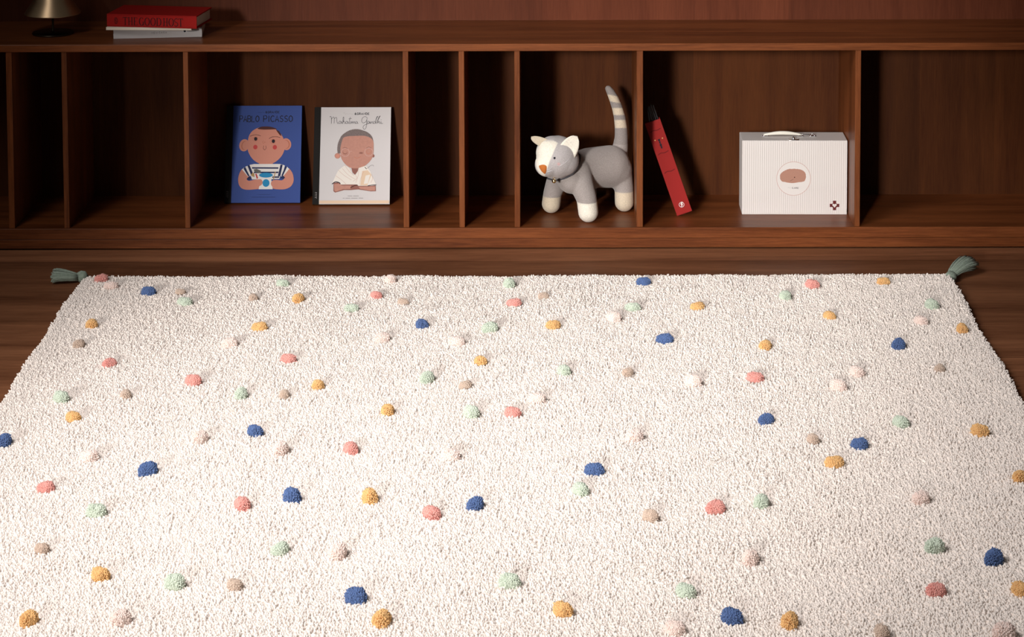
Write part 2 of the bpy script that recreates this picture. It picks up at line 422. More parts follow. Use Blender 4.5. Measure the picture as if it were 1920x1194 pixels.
cur([(530, 244), (518, 240), (512, 254), (522, 264), (532, 254), (534, 242), (536, 262), (546, 262)])
cur([(650, 205), (625, 186), (596, 196), (582, 228), (594, 256), (622, 250), (640, 226), (642, 210), (640, 270), (632, 315), (612, 330), (600, 308), (612, 284), (650, 268), (672, 258)])
cur([(672, 244), (656, 238), (648, 252), (658, 264), (670, 254), (674, 242), (676, 262), (684, 256)])
cur([(686, 240), (688, 264), (698, 244), (707, 246), (710, 264), (718, 256)])
cur([(736, 242), (722, 240), (716, 254), (726, 264), (738, 250), (752, 205), (766, 184), (756, 188), (744, 225), (742, 262), (750, 258)])
cur([(750, 262), (764, 225), (782, 186), (794, 180), (784, 192), (768, 235), (766, 264)]); cur([(768, 258), (776, 242), (786, 244), (788, 264), (796, 256)])
cur([(802, 240), (804, 262), (812, 266), (824, 260)]); P.ell(803, 222, 3.2, 3.2, m_ink, n=10)
# head
P.ell(318, 628, 34, 32, m_brownskin, 0); P.ell(320, 630, 20, 18, m_skin); P.ell(722, 630, 14, 18, m_brownskin2)
hair = [(325, 600), (318, 540), (330, 470), (352, 410), (395, 370), (450, 345), (530, 336), (610, 345), (665, 372), (705, 415), (720, 470), (718, 520), (700, 540), (500, 500), (370, 560), (350, 600)]
P.poly(catmull(hair+[hair[0]], 3)[:-1], m_hair)
for k in range(34):
    a = math.pi*(0.93+0.93*k/33); P.ell(521+200*math.cos(a), 545+205*math.sin(a)*1.02, 11, 11, m_hair, n=8)
P.poly([(470, 740), (560, 740), (550, 800), (520, 842), (490, 815)], m_brownskin2)
face = [(350, 600), (348, 540), (362, 470), (380, 425), (430, 408), (520, 404), (620, 404), (690, 430), (720, 470), (724, 540), (722, 610), (700, 670), (650, 725), (590, 760), (520, 770), (455, 758), (400, 715), (362, 660)]
P.poly(catmull(face+[face[0]], 3)[:-1], m_brownskin)
P.arc(404, 590, 46, 6, m_glass); P.arc(670, 586, 46, 6, m_glass); P.stroke([(450, 590), (470, 575), (480, 580)], 4, m_glass)
P.ell(402, 586, 26, 26, m_brownskin2); P.ell(402, 580, 24, 22, m_brownskin); P.ell(670, 582, 26, 26, m_skin2); P.ell(670, 580, 23, 23, m_brownskin)
P.ell(582, 597, 22, 9, m_brownskin2)
P.stroke([(505, 640), (540, 655), (585, 636)], 5, m_skin2, True)
P.stroke([(640, 545), (670, 530), (700, 545)], 6, m_brownskin2, True); P.stroke([(375, 545), (400, 535), (430, 548)], 6, m_brownskin2, True)
# arms, then robe
P.poly([(278, 930), (345, 925), (365, 945), (520, 950), (700, 965), (755, 960), (758, 1025), (700, 1027), (560, 1005), (480, 1012), (400, 1012), (300, 1040), (280, 1025)], m_brownskin2)
P.poly([(285, 945), (345, 938), (372, 960), (480, 962), (470, 1000), (390, 1002), (305, 1030), (290, 1015)], m_brownskin)
P.poly([(560, 975), (750, 972), (748, 1018), (690, 1018), (580, 998)], m_brownskin)
P.stroke([(470, 985), (520, 962), (560, 955)], 9, m_brow, True)
P.poly([(402, 735), (455, 765), (490, 830), (525, 845), (550, 800), (560, 765), (640, 740), (690, 800), (760, 955), (690, 965), (560, 965), (545, 950), (360, 950), (345, 925), (300, 920), (262, 945), (300, 850), (330, 790)], m_robe)
P.poly([(600, 800), (660, 790), (705, 840), (660, 962), (580, 960)], m_robe2); P.poly([(640, 850), (690, 840), (665, 940), (620, 945)], m_robe)
for a in ([(330, 790), (400, 850), (480, 900)], [(375, 770), (440, 840), (520, 890)], [(300, 850), (370, 900), (420, 945)], [(525, 845), (540, 880), (500, 915)], [(620, 800), (590, 870), (570, 950)], [(700, 840), (720, 880), (700, 930)], [(402, 735), (450, 800), (510, 850)], [(560, 770), (555, 850), (530, 930)]):
    P.stroke(a, 3, m_glass, True)
P.stroke([(262, 945), (300, 920), (345, 930), (355, 945)], 9, m_ink, True); P.stroke([(665, 965), (720, 955), (762, 955)], 7, m_ink, True)
P.stroke([(628, 755), (640, 768), (650, 778)], 7, m_ink); P.stroke([(655, 775), (690, 740), (720, 735), (728, 748)], 3, m_greyink, True)
P.poly([(124, 1128), (910, 1128), (908, 1162), (122, 1162)], m_robe2)
for i in range(12): 
    if i != 5: P.stroke([(442+i*10.5, 1078), (449+i*10.5, 1078)], 5, m_greyink)
for i in range(22):
    if i not in (2, 8, 16): P.stroke([(388+i*10.5, 1102), (395+i*10.5, 1102)], 5, m_greyink)
P.build('cover_print', white, label='printed title and grey-haired figure with round glasses')
P = Print(48, 78, (bw+0.003)/867, bh/1092, bh)
for i in range(4): P.stroke([(72, 1038+i*19), (92, 1038+i*19), (92, 1049+i*19)], 4, m_paleink)
P.build('spine_print', white, loc=(0, -0.0005, 0))

# ------------------------------------------------------------------ books lying on the top board
m_red = plain('red_book_cloth', (0.30, 0.008, 0.006), 0.7, bump=0.15, bscale=900)
m_redink = plain('dark_red_foil', (0.035, 0.003, 0.003), 0.5)
m_wpaper = plain('white_spine_paper', (0.55, 0.53, 0.53), 0.6)
m_cream = plain('cream_cover', (0.80, 0.72, 0.60), 0.6)

def lying_book(name, label, p0, p1, z0, th, depth, mc, page_mat=None, board=0.002, over=0.003):
    """p0, p1: world xy of the spine's front bottom corners; local x along the spine, y into the shelf"""
    d = Vector((p1[0]-p0[0], p1[1]-p0[1])); w = d.length
    b = thing(name, label, 'book', (p0[0], p0[1], z0), (0, 0, math.atan2(d.y, d.x)))
    from_bm('cover', box_bm(box_bm(box_bm(bmesh.new(), (0, 0, 0), (w, depth, board), 0.0004), (0, 0, th-board), (w, depth, th), 0.0004),
                            (0, 0, board*0.5), (w, board, th-board*0.5), 0.0005), mc, b)
    from_bm('page_block', box_bm(bmesh.new(), (over, board, board), (w-over, depth-over, th-board)), page_mat or m_paper, b)
    return b, w
z = ZT+0.0002
a = (-1.034, 0.070); c = (-0.824, 0.092)
pb, w1 = lying_book('magazine_book', 'white book with a printed spine at the bottom of the pile beside the lamp', a, c, z, 0.0235, 0.155, m_wpaper, board=0.0012, over=0.001)
P = Print(262, 450, w1/1330, 0.0235/132, 0.0235)
text(P, 'NEW', 832, 500, 22, 22, 12, 4, m_greyink); text(P, 'CASA', 945, 498, 20, 22, 12, 4, m_greyink)
P.build('title_print', pb)
P = Print(262, 450, w1/1330, 0.0235/132, 0.0235)
P.ell(1332, 496, 17, 17, m_ink)
for i in range(8): P.stroke([(1372+i*18, 500-(i > 5)*4), (1384+i*18, 500-(i > 5)*4)], 12, m_greyink)
P.build('publisher_print', pb)
z += 0.0237
tb, w2 = lying_book('thin_book', 'thin cream book sandwiched between the red book and the white book', (-1.049, 0.058), (-0.843, 0.052), z, 0.0068, 0.135, m_cream, board=0.0010, over=0.001)
z += 0.0070
p0 = atz(200.5, 49.5, z); p1 = Vector((p0.x+0.2215, p0.y-0.033, 0))
# long sides run back and to the right
rb, w3 = lying_book('hardback_book', 'thick red clothbound hardback topmost on the pile beside the lamp', (p0.x, p0.y), (p1.x, p1.y), z, 0.0305, 0.122, m_red, board=0.003, over=0.004)
P = Print(150, 195, w3/1360, 0.0305/190, 0.0305)
def serif(P, s, x, y, h, gap, m):
    for ch in s:
        if ch == ' ': x += 18; continue
        W = {'T': 70, 'H': 78, 'E': 62, 'G': 78, 'O': 84, 'D': 80, 'S': 56}[ch]
        k = 14; s_ = 5
        V = lambda X: (P.stroke([(X, y), (X, y+h)], k, m), P.stroke([(X-14, y), (X+14, y)], s_, m), P.stroke([(X-14, y+h), (X+14, y+h)], s_, m))
        if ch == 'T': V(x+W/2); P.stroke([(x, y+2), (x+W, y+2)], 7, m); P.stroke([(x+2, y), (x+2, y+24)], 6, m); P.stroke([(x+W-2, y), (x+W-2, y+24)], 6, m)
        if ch == 'H': V(x+16); V(x+W-16); P.stroke([(x+16, y+h/2), (x+W-16, y+h/2)], 6, m)
        if ch == 'E': V(x+16); [P.stroke([(x+16, yy), (x+W-l, yy)], 6, m) for yy, l in ((y+2, 4), (y+h/2, 20), (y+h-2, 2))]; P.stroke([(x+W-4, y), (x+W-4, y+22)], 5, m); P.stroke([(x+W-3, y+h), (x+W-3, y+h-24)], 5, m)
        if ch in 'OGD':
            pts = [(x+W/2+(W/2-8)*math.cos(a_), y+h/2+h/2*math.sin(a_)) for a_ in [math.radians(q) for q in (range(0, 361, 20) if ch == 'O' else range(-60, -321, -20) if ch == 'G' else range(-90, 91, 15))]]
            if ch == 'G': pts = [(x+W/2+(W/2-8)*math.cos(math.radians(q)), y+h/2+h/2*math.sin(math.radians(q))) for q in range(-45, -316, -18)]
            ws = [5+10*abs(math.cos(math.radians(q))) for q in (range(0, 361, 20) if ch == 'O' else range(-45, -316, -18) if ch == 'G' else range(-90, 91, 15))]
            P.stroke(pts, ws[:len(pts)], m)
            if ch == 'D': V(x+16); P.stroke([(x+16, y+2), (x+W/2, y+2)], 5, m); P.stroke([(x+16, y+h-2), (x+W/2, y+h-2)], 5, m)
            if ch == 'G': P.stroke([(x+W-12, y+h*.55), (x+W-12, y+h)], 12, m); P.stroke([(x+W-26, y+h*.55), (x+W, y+h*.55)], 5, m)
        if ch == 'S': P.stroke([(x+W*px_, y+h*py_) for px_, py_ in GL['S'][0]], 10, m, True)
        x += W+gap
    return x
serif(P, 'THE GOOD HOST', 395, 238, 118, 5, m_redink)
P.ell(290, 295, 26, 50, m_redink, n=16); P.ell(290, 295, 18, 40, m_red, n=16); P.stroke([(290, 262), (290, 328)], 8, m_redink); P.stroke([(275, 280), (305, 310)], 6, m_redink)
P.build('spine_print', rb)

# ------------------------------------------------------------------ lamp
m_brass = plain('brushed_brass', (0.50, 0.36, 0.22), 0.38, metal=1.0, bump=0.05, bscale=700)
m_brass_dk = plain('dark_bronze', (0.06, 0.045, 0.03), 0.35, metal=1.0)
m_lampw = plain('lamp_inner', (0.25, 0.20, 0.15), 0.5)
lp = atz(99.5, 63.0, ZT)
lamp = thing('table_lamp', 'small brass table lamp with a cone shade on the shelf top, left of the books', 'lamp', (lp.x, lp.y, ZT))
from_bm('lamp_base', lathe(bmesh.new(), [(0, 0.0002), (0.049, 0.0002), (0.0505, 0.002), (0.049, 0.0045), (0.006, 0.0055), (0, 0.0056)]), m_brass_dk, lamp, smooth=True)
from_bm('lamp_stem', lathe(bmesh.new(), [(0, 0.005), (0.0042, 0.005), (0.0026, 0.008), (0.0026, 0.150), (0, 0.150)], 20), m_brass_dk, lamp, smooth=True)
from_bm('lamp_shade', lathe(bmesh.new(), [(0.0675, 0.0500), (0.0682, 0.0505), (0.0678, 0.0520), (0.048, 0.0810), (0.030, 0.125), (0.017, 0.158), (0.010, 0.162), (0, 0.163)], 96), m_brass, lamp, smooth=True)
from_bm('shade_lining', lathe(bmesh.new(), [(0.0670, 0.0505), (0.0468, 0.0812), (0.029, 0.124), (0.016, 0.155), (0, 0.157)], 64), m_lampw, lamp, smooth=True)

# ------------------------------------------------------------------ toy suitcase
def ribbed(name, col):
    m, nt, b, N, L = mat_new(name)
    tc = N.new('ShaderNodeTexCoord'); sp = N.new('ShaderNodeSeparateXYZ'); L.new(tc.outputs['Object'], sp.inputs[0])
    ad = N.new('ShaderNodeMath'); ad.operation = 'ADD'; L.new(sp.outputs[0], ad.inputs[0]); L.new(sp.outputs[1], ad.inputs[1])
    ml = N.new('ShaderNodeMath'); ml.operation = 'MULTIPLY'; ml.inputs[1].default_value = 2*math.pi/0.0052
    L.new(ad.outputs[0], ml.inputs[0])
    sn = N.new('ShaderNodeMath'); sn.operation = 'SINE'; L.new(ml.outputs[0], sn.inputs[0])
    n = N.new('ShaderNodeTexNoise'); n.inputs['Scale'].default_value = 700; L.new(tc.outputs['Object'], n.inputs['Vector'])
    ad2 = N.new('ShaderNodeMath'); ad2.operation = 'MULTIPLY_ADD'; ad2.inputs[1].default_value = 0.6
    L.new(n.outputs[0], ad2.inputs[0]); L.new(sn.outputs[0], ad2.inputs[2])
    bp = N.new('ShaderNodeBump'); bp.inputs['Strength'].default_value = 0.30; bp.inputs['Distance'].default_value = 0.0006
    L.new(ad2.outputs[0], bp.inputs['Height']); L.new(bp.outputs[0], b.inputs['Normal'])
    b.inputs['Base Color'].default_value = (*col, 1); b.inputs['Roughness'].default_value = 0.6
    return m
m_case = ribbed('white_ribbed_card', (0.66, 0.625, 0.605))
m_caseprint = plain('emblem_white', (0.68, 0.65, 0.63), 0.6)
m_hog = plain('emblem_brown', (0.40, 0.215, 0.16), 0.6, var=0.12, bscale=600)
m_maroon = plain('emblem_maroon', (0.115, 0.020, 0.018), 0.6)
m_chrome = plain('chrome', (0.75, 0.76, 0.78), 0.18, metal=1.0)
m_handle = plain('handle_cream', (0.72, 0.70, 0.62), 0.45, spec=0.5)
cl = atz(1391, 402.3, ZF); cr = atz(1588, 402.6, ZF)
cw = cr.x-cl.x; chh = 0.1835; cd = 0.0865
case = thing('toy_suitcase', 'white ribbed toy suitcase with a round hedgehog emblem and a maroon cross', 'suitcase', (cl.x, cl.y, ZF+0.0003), (0, 0, math.atan2(cr.y-cl.y, cw)))
from_bm('case_body', box_bm(bmesh.new(), (0, 0, 0), (cw, cd, chh), 0.0014, 3), m_case, case)
P = Print(1391, 262, cw/197.5, chh/140.3, chh)
cx, cy = 1487.8, 334.0
P.ell(cx, cy, 31.2, 31.2, m_caseprint, n=64)
P.arc(cx, cy, 31.8, 0.8, m_glass, n=64)
hog = []
for i in range(96):
    a_ = 2*math.pi*i/96
    c_, s_n = math.cos(a_), math.sin(a_)
    x = 24.4*math.copysign(abs(c_)**0.72, c_); y = 14.3*math.copysign(abs(s_n)**0.80, s_n)
    if x < -8 and y < 0: y *= 1-0.28*(-8-x)/16.4
    if y > 0: y = min(y, 9.5)+0.35*max(0, y-9.5); y += 1.6*math.exp(-((x+2)/9)**2)
    wv = 1+(0.022*math.sin(a_*32) if not (0.2 < a_ < 2.9) else 0.008*math.sin(a_*14))
    hog.append((cx-1.2+x*wv, cy-4.2+y*wv))
P.poly(hog, m_hog)
P.ell(1489.6, 331.6, 1.1, 1.1, m_brow, n=12)
P.stroke([(1487.5, 335), (1484, 337), (1481.5, 338.6)], 0.5, m_brow); pass
P.stroke([(1477, 351.5), (1479, 350.5), (1481, 352), (1483, 351)], 0.35, m_paleink)
text(P, 'CARE', 1485.2, 350.4, 2.3, 2.7, 1.0, 0.75, m_greyink)
P.build('emblem_print', case, label='round emblem with a brown hedgehog')
P = Print(1391, 262, cw/197.5, chh/140.3, chh)
kx, ky, q = 1565.1, 384.8, 6.0
for dx, dy in ((0, -1), (0, 1), (-1, 0), (1, 0)):
    P.poly([(kx+dx*q+sx*3.0, ky+dy*q+sy*3.0) for sx, sy in ((-1, -1), (1, -1), (1, 1), (-1, 1))], m_maroon)
P.poly([(kx-3.2, ky-3.2), (kx+3.2, ky-3.2), (kx+3.2, ky+3.2), (kx-3.2, ky+3.2)], m_maroon)
for sx in (-1, 1):
    for sy in (-1, 1):
        P.poly([(kx+sx*3.0, ky+sy*3.0), (kx+sx*4.4, ky+sy*3.0), (kx+sx*3.0, ky+sy*4.4)], m_maroon)
        P.poly([(kx+sx*3.1, ky+sy*1.8), (kx+sx*3.1, ky+sy*3.1), (kx+sx*1.8, ky+sy*3.1)], m_maroon)
P.poly([(kx, ky+4.0), (kx-3.9, ky), (kx-4.1, ky-1.6), (kx-3.2, ky-2.9), (kx-1.8, ky-3.2), (kx, ky-2.0), (kx+1.8, ky-3.2), (kx+3.2, ky-2.9), (kx+4.1, ky-1.6), (kx+3.9, ky)], m_caseprint)
P.build('cross_print', case, label='maroon cross with a white heart')
# handle: cream grip arching over two chrome mounts on the lid
hm = cd*0.52
u = lambda px: (px-1391)/197.5*cw
bm = bmesh.new()
tube(bm, [(u(1434+72*t), hm-0.004, chh+0.0022+0.0068*math.sin(math.pi*(0.10+0.80*t))) for t in [i/12 for i in range(13)]],
     [0.0022+0.0026*math.sin(math.pi*i/12) for i in range(13)], 12)
hd = from_bm('handle', bm, m_handle, case, smooth=True); tag(hd, 'cream arched carrying handle')
for x in (1438, 1503, 1527):
    bm = bmesh.new()
    box_bm(bm, (u(x)-0.008, hm-0.006, chh-0.0004), (u(x)+0.008, hm+0.004, chh+0.0016), 0.0007)
    tube(bm, [(u(x)-0.005+0.010*k/8, hm-0.002, chh+0.001+0.0055*math.sin(math.pi*k/8)) for k in range(9)], 0.0011, 8)
    tag(from_bm('handle_mount', bm, m_chrome, case, smooth=False), 'chrome handle mount')
bm = bmesh.new()
tube(bm, [(u(1503), hm-0.002, chh+0.006), (u(1509), hm-0.003, chh+0.0045), (u(1518), hm-0.004, chh+0.0048), (u(1530), hm-0.002, chh+0.003)], 0.0013, 8)
tag(from_bm('handle_link', bm, m_chrome, case, smooth=True), 'chrome link beside the handle')
bm = bmesh.new()
box_bm(bm, (u(1479), 0.001, chh-0.0006), (u(1498), 0.018, chh+0.0016), 0.0007)
bmesh.ops.create_uvsphere(bm, u_segments=16, v_segments=10, radius=0.0042, matrix=Matrix.Translation((u(1488), 0.009, chh+0.0035)))
tag(from_bm('latch', bm, m_chrome, case, smooth=True), 'chrome push latch')

# ------------------------------------------------------------------ red pencil sleeve and pencils
m_sleeve = plain('red_card', (0.30, 0.018, 0.016), 0.6)
m_sleeve_dk = plain('red_card_ink', (0.14, 0.010, 0.010), 0.6)
m_blackp = plain('black_lacquer', (0.012, 0.012, 0.013), 0.35, spec=0.5)
m_gold = plain('gold_foil', (0.75, 0.55, 0.22), 0.35, metal=0.8)
bl = atz(1269.5, 405, ZF)
s_ = F_PX/((bl.y-CAM_Y)*math.cos(PITCH)+(CAM_Z-ZF)*math.sin(PITCH))
th = math.radians(19.0)
SW, SH, SD = 29.6/s_, 185.6/s_, 0.016
sleeve = thing('pencil_sleeve', 'slim red card sleeve holding black pencils, leaning against a shelf divider', 'sleeve', (bl.x, bl.y, ZF+0.0003), (0, -th, 0))
bm = bmesh.new()
t_ = 0.0009
box_bm(bm, (0, 0, 0), (SW, t_, SH)); box_bm(bm, (0, SD-t_, 0), (SW, SD, SH))
box_bm(bm, (0, t_, 0), (t_, SD-t_, SH)); box_bm(bm, (SW-t_, t_, 0), (SW, SD-t_, SH)); box_bm(bm, (t_, t_, 0), (SW-t_, SD-t_, t_))
from_bm('sleeve_body', bm, m_sleeve, sleeve)
P = Print(0, 0, SW/29.6, SH/185.6, SH)
for y in (18, 63, 100):
    P.stroke([(4, y+1.5), (10, y-0.5), (17, y+1), (25, y-0.5)], 1.6, m_sleeve_dk, True)
    P.build('line_print', sleeve, label='dark red printed line'); P = Print(0, 0, SW/29.6, SH/185.6, SH)
P.ell(7.5, 36, 1.2, 1.2, m_gold, n=12); P.ell(22, 36.5, 1.2, 1.2, m_gold, n=12)
for y, w_ in ((38, 4.2), (43, 3.2), (48, 4.6), (52.5, 3.4)):
    P.poly([(15-w_/2, y-1.8), (15+w_/2, y-2.2), (15+w_/2-0.7, y+1.8), (15-w_/2+0.4, y+2.2)], m_ink)
P.stroke([(15, 36), (15, 55)], 1.6, m_ink)
P.build('lettering_print', sleeve, label='black lettering between two gold dots')
P = Print(0, 0, SW/29.6, SH/185.6, SH)
P.arc(15, 168, 4.6, 0.9, m_pwhite, n=24)
P.poly([(12.5, 173.5), (14.2, 168.5), (13.2, 166.5), (16.5, 162.5), (18.5, 163.5), (16.6, 166.5), (17.6, 168)], m_pwhite)
P.build('emblem_print', sleeve, label='round white emblem')
top = Vector((bl.x, bl.y, ZF)); ax = Vector((math.cos(th), 0, math.sin(th))); upv = Vector((-math.sin(th), 0, math.cos(th)))
specs = [(0.14, 0.35, 7, 0.060), (0.30, 0.66, 12.5, 0.064), (0.46, 0.33, 16, 0.068), (0.60, 0.68, 18, 0.066), (0.74, 0.35, 19, 0.071), (0.86, 0.60, 19, 0.067)]
plabel = ['black pencil nearest the divider in the red sleeve', 'black pencil second from the divider in the red sleeve', 'black pencil third from the divider in the red sleeve',
          'black pencil fourth from the divider in the red sleeve', 'black pencil fifth from the divider in the red sleeve', 'black pencil farthest from the divider in the red sleeve']
for (fx, fy, ang, ln), lab in zip(specs, plabel):
    a_ = math.radians(ang)
    root = top + ax*(SW*fx) + upv*(SH-0.030) + Vector((0, SD*fy, 0))
    pc = thing('pencil', lab, 'pencil', root, (0, -a_, 0), 'black pencils in the red sleeve')
    from_bm('barrel', lathe(bmesh.new(), [(0, 0), (0.0019, 0), (0.0019, ln-0.004), (0.0016, ln-0.0012), (0, ln)], 6), m_blackp, pc)

# ------------------------------------------------------------------ plush cat
def felt(name):
    m, nt, b, N, L = mat_new(name)
    at_ = N.new('ShaderNodeAttribute'); at_.attribute_name = 'felt_colour'
    tc = N.new('ShaderNodeTexCoord'); n = N.new('ShaderNodeTexNoise'); n.inputs['Scale'].default_value = 520; n.inputs['Detail'].default_value = 4
    L.new(tc.outputs['Object'], n.inputs['Vector'])
    mr = N.new('ShaderNodeMapRange'); mr.inputs['To Min'].default_value = 0.62; mr.inputs['To Max'].default_value = 1.38
    L.new(n.outputs[0], mr.inputs[0])
    mu = N.new('ShaderNodeVectorMath'); mu.operation = 'SCALE'; L.new(at_.outputs['Color'], mu.inputs[0]); L.new(mr.outputs[0], mu.inputs['Scale'])
    L.new(mu.outputs[0], b.inputs['Base Color'])
    b.inputs['Roughness'].default_value = 0.95; b.inputs['Specular IOR Level'].default_value = 0.15
    b.inputs['Sheen Weight'].default_value = 0.25; b.inputs['Sheen Roughness'].default_value = 0.5
    bp = N.new('ShaderNodeBump'); bp.inputs['Strength'].default_value = 0.5; bp.inputs['Distance'].default_value = 0.002
    L.new(n.outputs[0], bp.inputs['Height']); L.new(bp.outputs[0], b.inputs['Normal'])
    return m
m_felt = felt('heather_felt')
GREY = np.array((0.335, 0.30, 0.285)); LGREY = np.array((0.45, 0.42, 0.42)); CREAM = np.array((0.80, 0.755, 0.66)); TAN = np.array((0.55, 0.47, 0.36)); DGREY = np.array((0.22, 0.205, 0.20))

def add_ball(bm, c, r, scale=(1, 1, 1), rot=None):
    M = Matrix.Translation(c) @ (rot.to_4x4() if rot else Matrix.Identity(4)) @ Matrix.Diagonal((r*scale[0], r*scale[1], r*scale[2], 1))
    bmesh.ops.create_icosphere(bm, subdivisions=3, radius=1.0, matrix=M)
def add_limb(bm, pts, n=10):
    for (p0_, r0), (p1_, r1) in zip(pts, pts[1:]):
        for k in range(n+1):
            t = k/n; add_ball(bm, Vector(p0_).lerp(Vector(p1_), t), r0+(r1-r0)*t)
def remeshed(name, bm, voxel, smooth_it, mat, parent):
    me = bpy.data.meshes.new('tmp'); bm.to_mesh(me); bm.free()
    o = bpy.data.objects.new('tmp', me); COL.objects.link(o)
    md = o.modifiers.new('r', 'REMESH'); md.mode = 'VOXEL'; md.voxel_size = voxel
    ms = o.modifiers.new('s', 'SMOOTH'); ms.factor = 0.5; ms.iterations = smooth_it
    dg = bpy.context.evaluated_depsgraph_get(); dg.update()
    me2 = bpy.data.meshes.new_from_object(o.evaluated_get(dg))
    bpy.data.objects.remove(o)
    for p in me2.polygons: p.use_smooth = True
    me2.name = name
    me2.materials.clear()
    return link(name, me2, mat, parent)
def coords(me):
    a = np.empty(len(me.vertices)*3); me.vertices.foreach_get('co', a); return a.reshape(-1, 3)
def paint(o, cols):
    ca = o.data.color_attributes.new('felt_colour', 'FLOAT_COLOR', 'POINT')
    buf = np.ones((len(o.data.vertices), 4)); buf[:, :3] = cols
    ca.data.foreach_set('color', buf.ravel())

PXM = 4000.0/5.2                                # pixels per metre around the cat
def pz(px, py, r): return atz(px, py, ZF+r)
rp = 0.0245
paw_n = pz(1103, 397.5, rp); paw_l = pz(1033.5, 381.5, rp*0.95); paw_r = pz(1170.5, 378.5, rp*0.96)
paw_h = Vector((paw_l.x + (paw_r.x-paw_n.x), paw_l.y + (paw_r.y-paw_n.y), ZF+rp))
yf = (paw_n.y+paw_l.y)/2; yr = (paw_r.y+paw_h.y)/2
cat_o = Vector(((paw_n.x+paw_h.x)/2, (yf+yr)/2, ZF))
cat = thing('toy_cat', 'grey felt toy cat with cream paws and raised striped tail', 'toy', cat_o)
T = lambda v: Vector(v)-cat_o
bm = bmesh.new()
k_ = 1/PXM
chest = T(at(1069, 322, yf+0.005)); mid = T(at(1104, 314, (yf+yr)/2-0.01)); hip = T(at(1143, 312, yr-0.030))
add_limb(bm, [(chest, 33*k_), (mid, 37*k_), (hip, 40*k_)])
add_ball(bm, T(at(1153, 318, yr-0.030)), 33*k_)
add_ball(bm, T(at(1072, 336, yf-0.018)), 27*k_)
add_limb(bm, [(T(paw_n), rp), (T(at(1100, 372, paw_n.y+0.004)), 19.0*k_), (T(at(1090, 345, paw_n.y+0.016)), 22.5*k_), (T(at(1083, 322, paw_n.y+0.034)), 26*k_)])
add_limb(bm, [(T(paw_l), rp*0.95), (T(at(1036, 362, paw_l.y-0.002)), 17.5*k_), (T(at(1044, 340, paw_l.y-0.012)), 20*k_), (T(at(1058, 322, paw_l.y-0.03)), 26*k_)])
add_limb(bm, [(T(paw_r), rp*0.96), (T(at(1170, 352, paw_r.y+0.004)), 18.0*k_), (T(at(1162, 328, paw_r.y+0.010)), 24*k_), (T(at(1152, 314, paw_r.y+0.022)), 32*k_)])
add_limb(bm, [(T(paw_h), rp), (T(paw_h)+Vector((0, -0.004, 0.030)), 0.0235), (hip+Vector((-0.002, 0.012, -0.006)), 0.040)])
yt = yr-0.002
tail = [(1160, 296, 17), (1163, 277, 15.0), (1165, 258, 12.8), (1164.5, 240, 12.0), (1162, 220, 11.3), (1157.5, 202, 10.3), (1151, 185, 9.3), (1144.5, 172, 7.6), (1140.5, 166, 6.2)]
add_limb(bm, [(T(at(x, y, yt)), r*k_) for x, y, r in tail], 8)
body = remeshed('body', bm, 0.0022, 9, m_felt, cat)
v = coords(body.data)+np.array(cat_o)
def pix(v):                                     # frontal view coordinates used to lay out the colour patches
    d = v-np.array((0, CAM_Y, CAM_Z)); z_ = d@np.array(fw)
    return PP_X+F_PX*(d@np.array(rt))/z_, PP_Y-F_PX*(d@np.array(up))/z_
px_, py_ = pix(v)
ss = lambda x, a, b: np.clip((x-a)/(b-a), 0, 1)
cols = np.tile(GREY, (len(v), 1))
def blend(mask, c):
    global cols
    cols = cols*(1-mask[:, None])+np.array(c)*mask[:, None]
def near(p, r):
    return 1-ss(np.linalg.norm(v-np.array(p), axis=1), r-0.001, r+0.001)
lim = lambda p, r: near(p, r)
paws = [(paw_n, 378, CREAM), (paw_l, 366, TAN*1.05), (paw_r, 358, TAN*1.1), (paw_h, 360, TAN)]
for p, ylim, c in paws:
    zl = (at(p.x*0+1100, ylim, p.y)).z
    blend((1-ss(v[:, 2], zl-0.001, zl+0.001))*near(p, 0.055), c)
istail = (v[:, 2] > at(1165, 268, yt).z)
blend(istail*1.0, GREY*0.78)  # tail darkened as a whole: its shade is put into the felt colour
for i, (yc, hw) in enumerate(((232.5, 7.5), (209, 6.5), (187, 6.0))):
    tilt = (px_-1160)*0.20 if i == 2 else 0
    blend(istail*(1-ss(np.abs(py_-yc-tilt), hw-0.8, hw+0.8)), TAN*1.05)
paint(body, cols)

yh = yf-0.045
hc = T(at(1045, 294, yh))
bm = bmesh.new()
add_ball(bm, hc, 39.5*k_, (1.0, 0.98, 1.0))
add_ball(bm, T(at(1026, 308, yh-0.020)), 23*k_)
add_ball(bm, T(at(1056, 300, yh-0.004)), 30*k_)
add_ball(bm, T(at(1036, 286, yh-0.006)), 31*k_)
headm = remeshed('head', bm, 0.0013, 22, m_felt, cat)
v = coords(headm.data)+np.array(cat_o); px_, py_ = pix(v)
cols = np.tile(LGREY, (len(v), 1))  # head paler than the body: the light on it is put into the colour
# blaze: right border runs from the crown down to the nose, left border hugs the far cheek
rb_ = np.interp(py_, [258, 268, 280, 292, 304, 316, 326], [1030, 1046, 1040, 1035, 1030, 1026, 1022])
lb_ = np.interp(py_, [258, 268, 280, 292, 304, 316, 326], [1026, 1012, 1006, 1003, 1004, 1006, 1012])
blend(ss(px_, lb_-1, lb_+1)*(1-ss(px_, rb_-1.2, rb_+1.2))*ss(py_, 261, 266)*(v[:, 1] < hc.y+cat_o.y), CREAM*1.02)
blend((1-ss(np.hypot(px_-1047.5, py_-307.5), 1.0, 4.0))*0.45*(v[:, 1] < hc.y+cat_o.y), (0.75, 0.28, 0.28))
paint(headm, cols)
hd_tris = [Vector(x) for x in coords(headm.data)]
from mathutils.bvhtree import BVHTree
dgm = headm.data
bvh = BVHTree.FromPolygons([w_.co[:] for w_ in dgm.vertices], [p.vertices[:] for p in dgm.polygons])
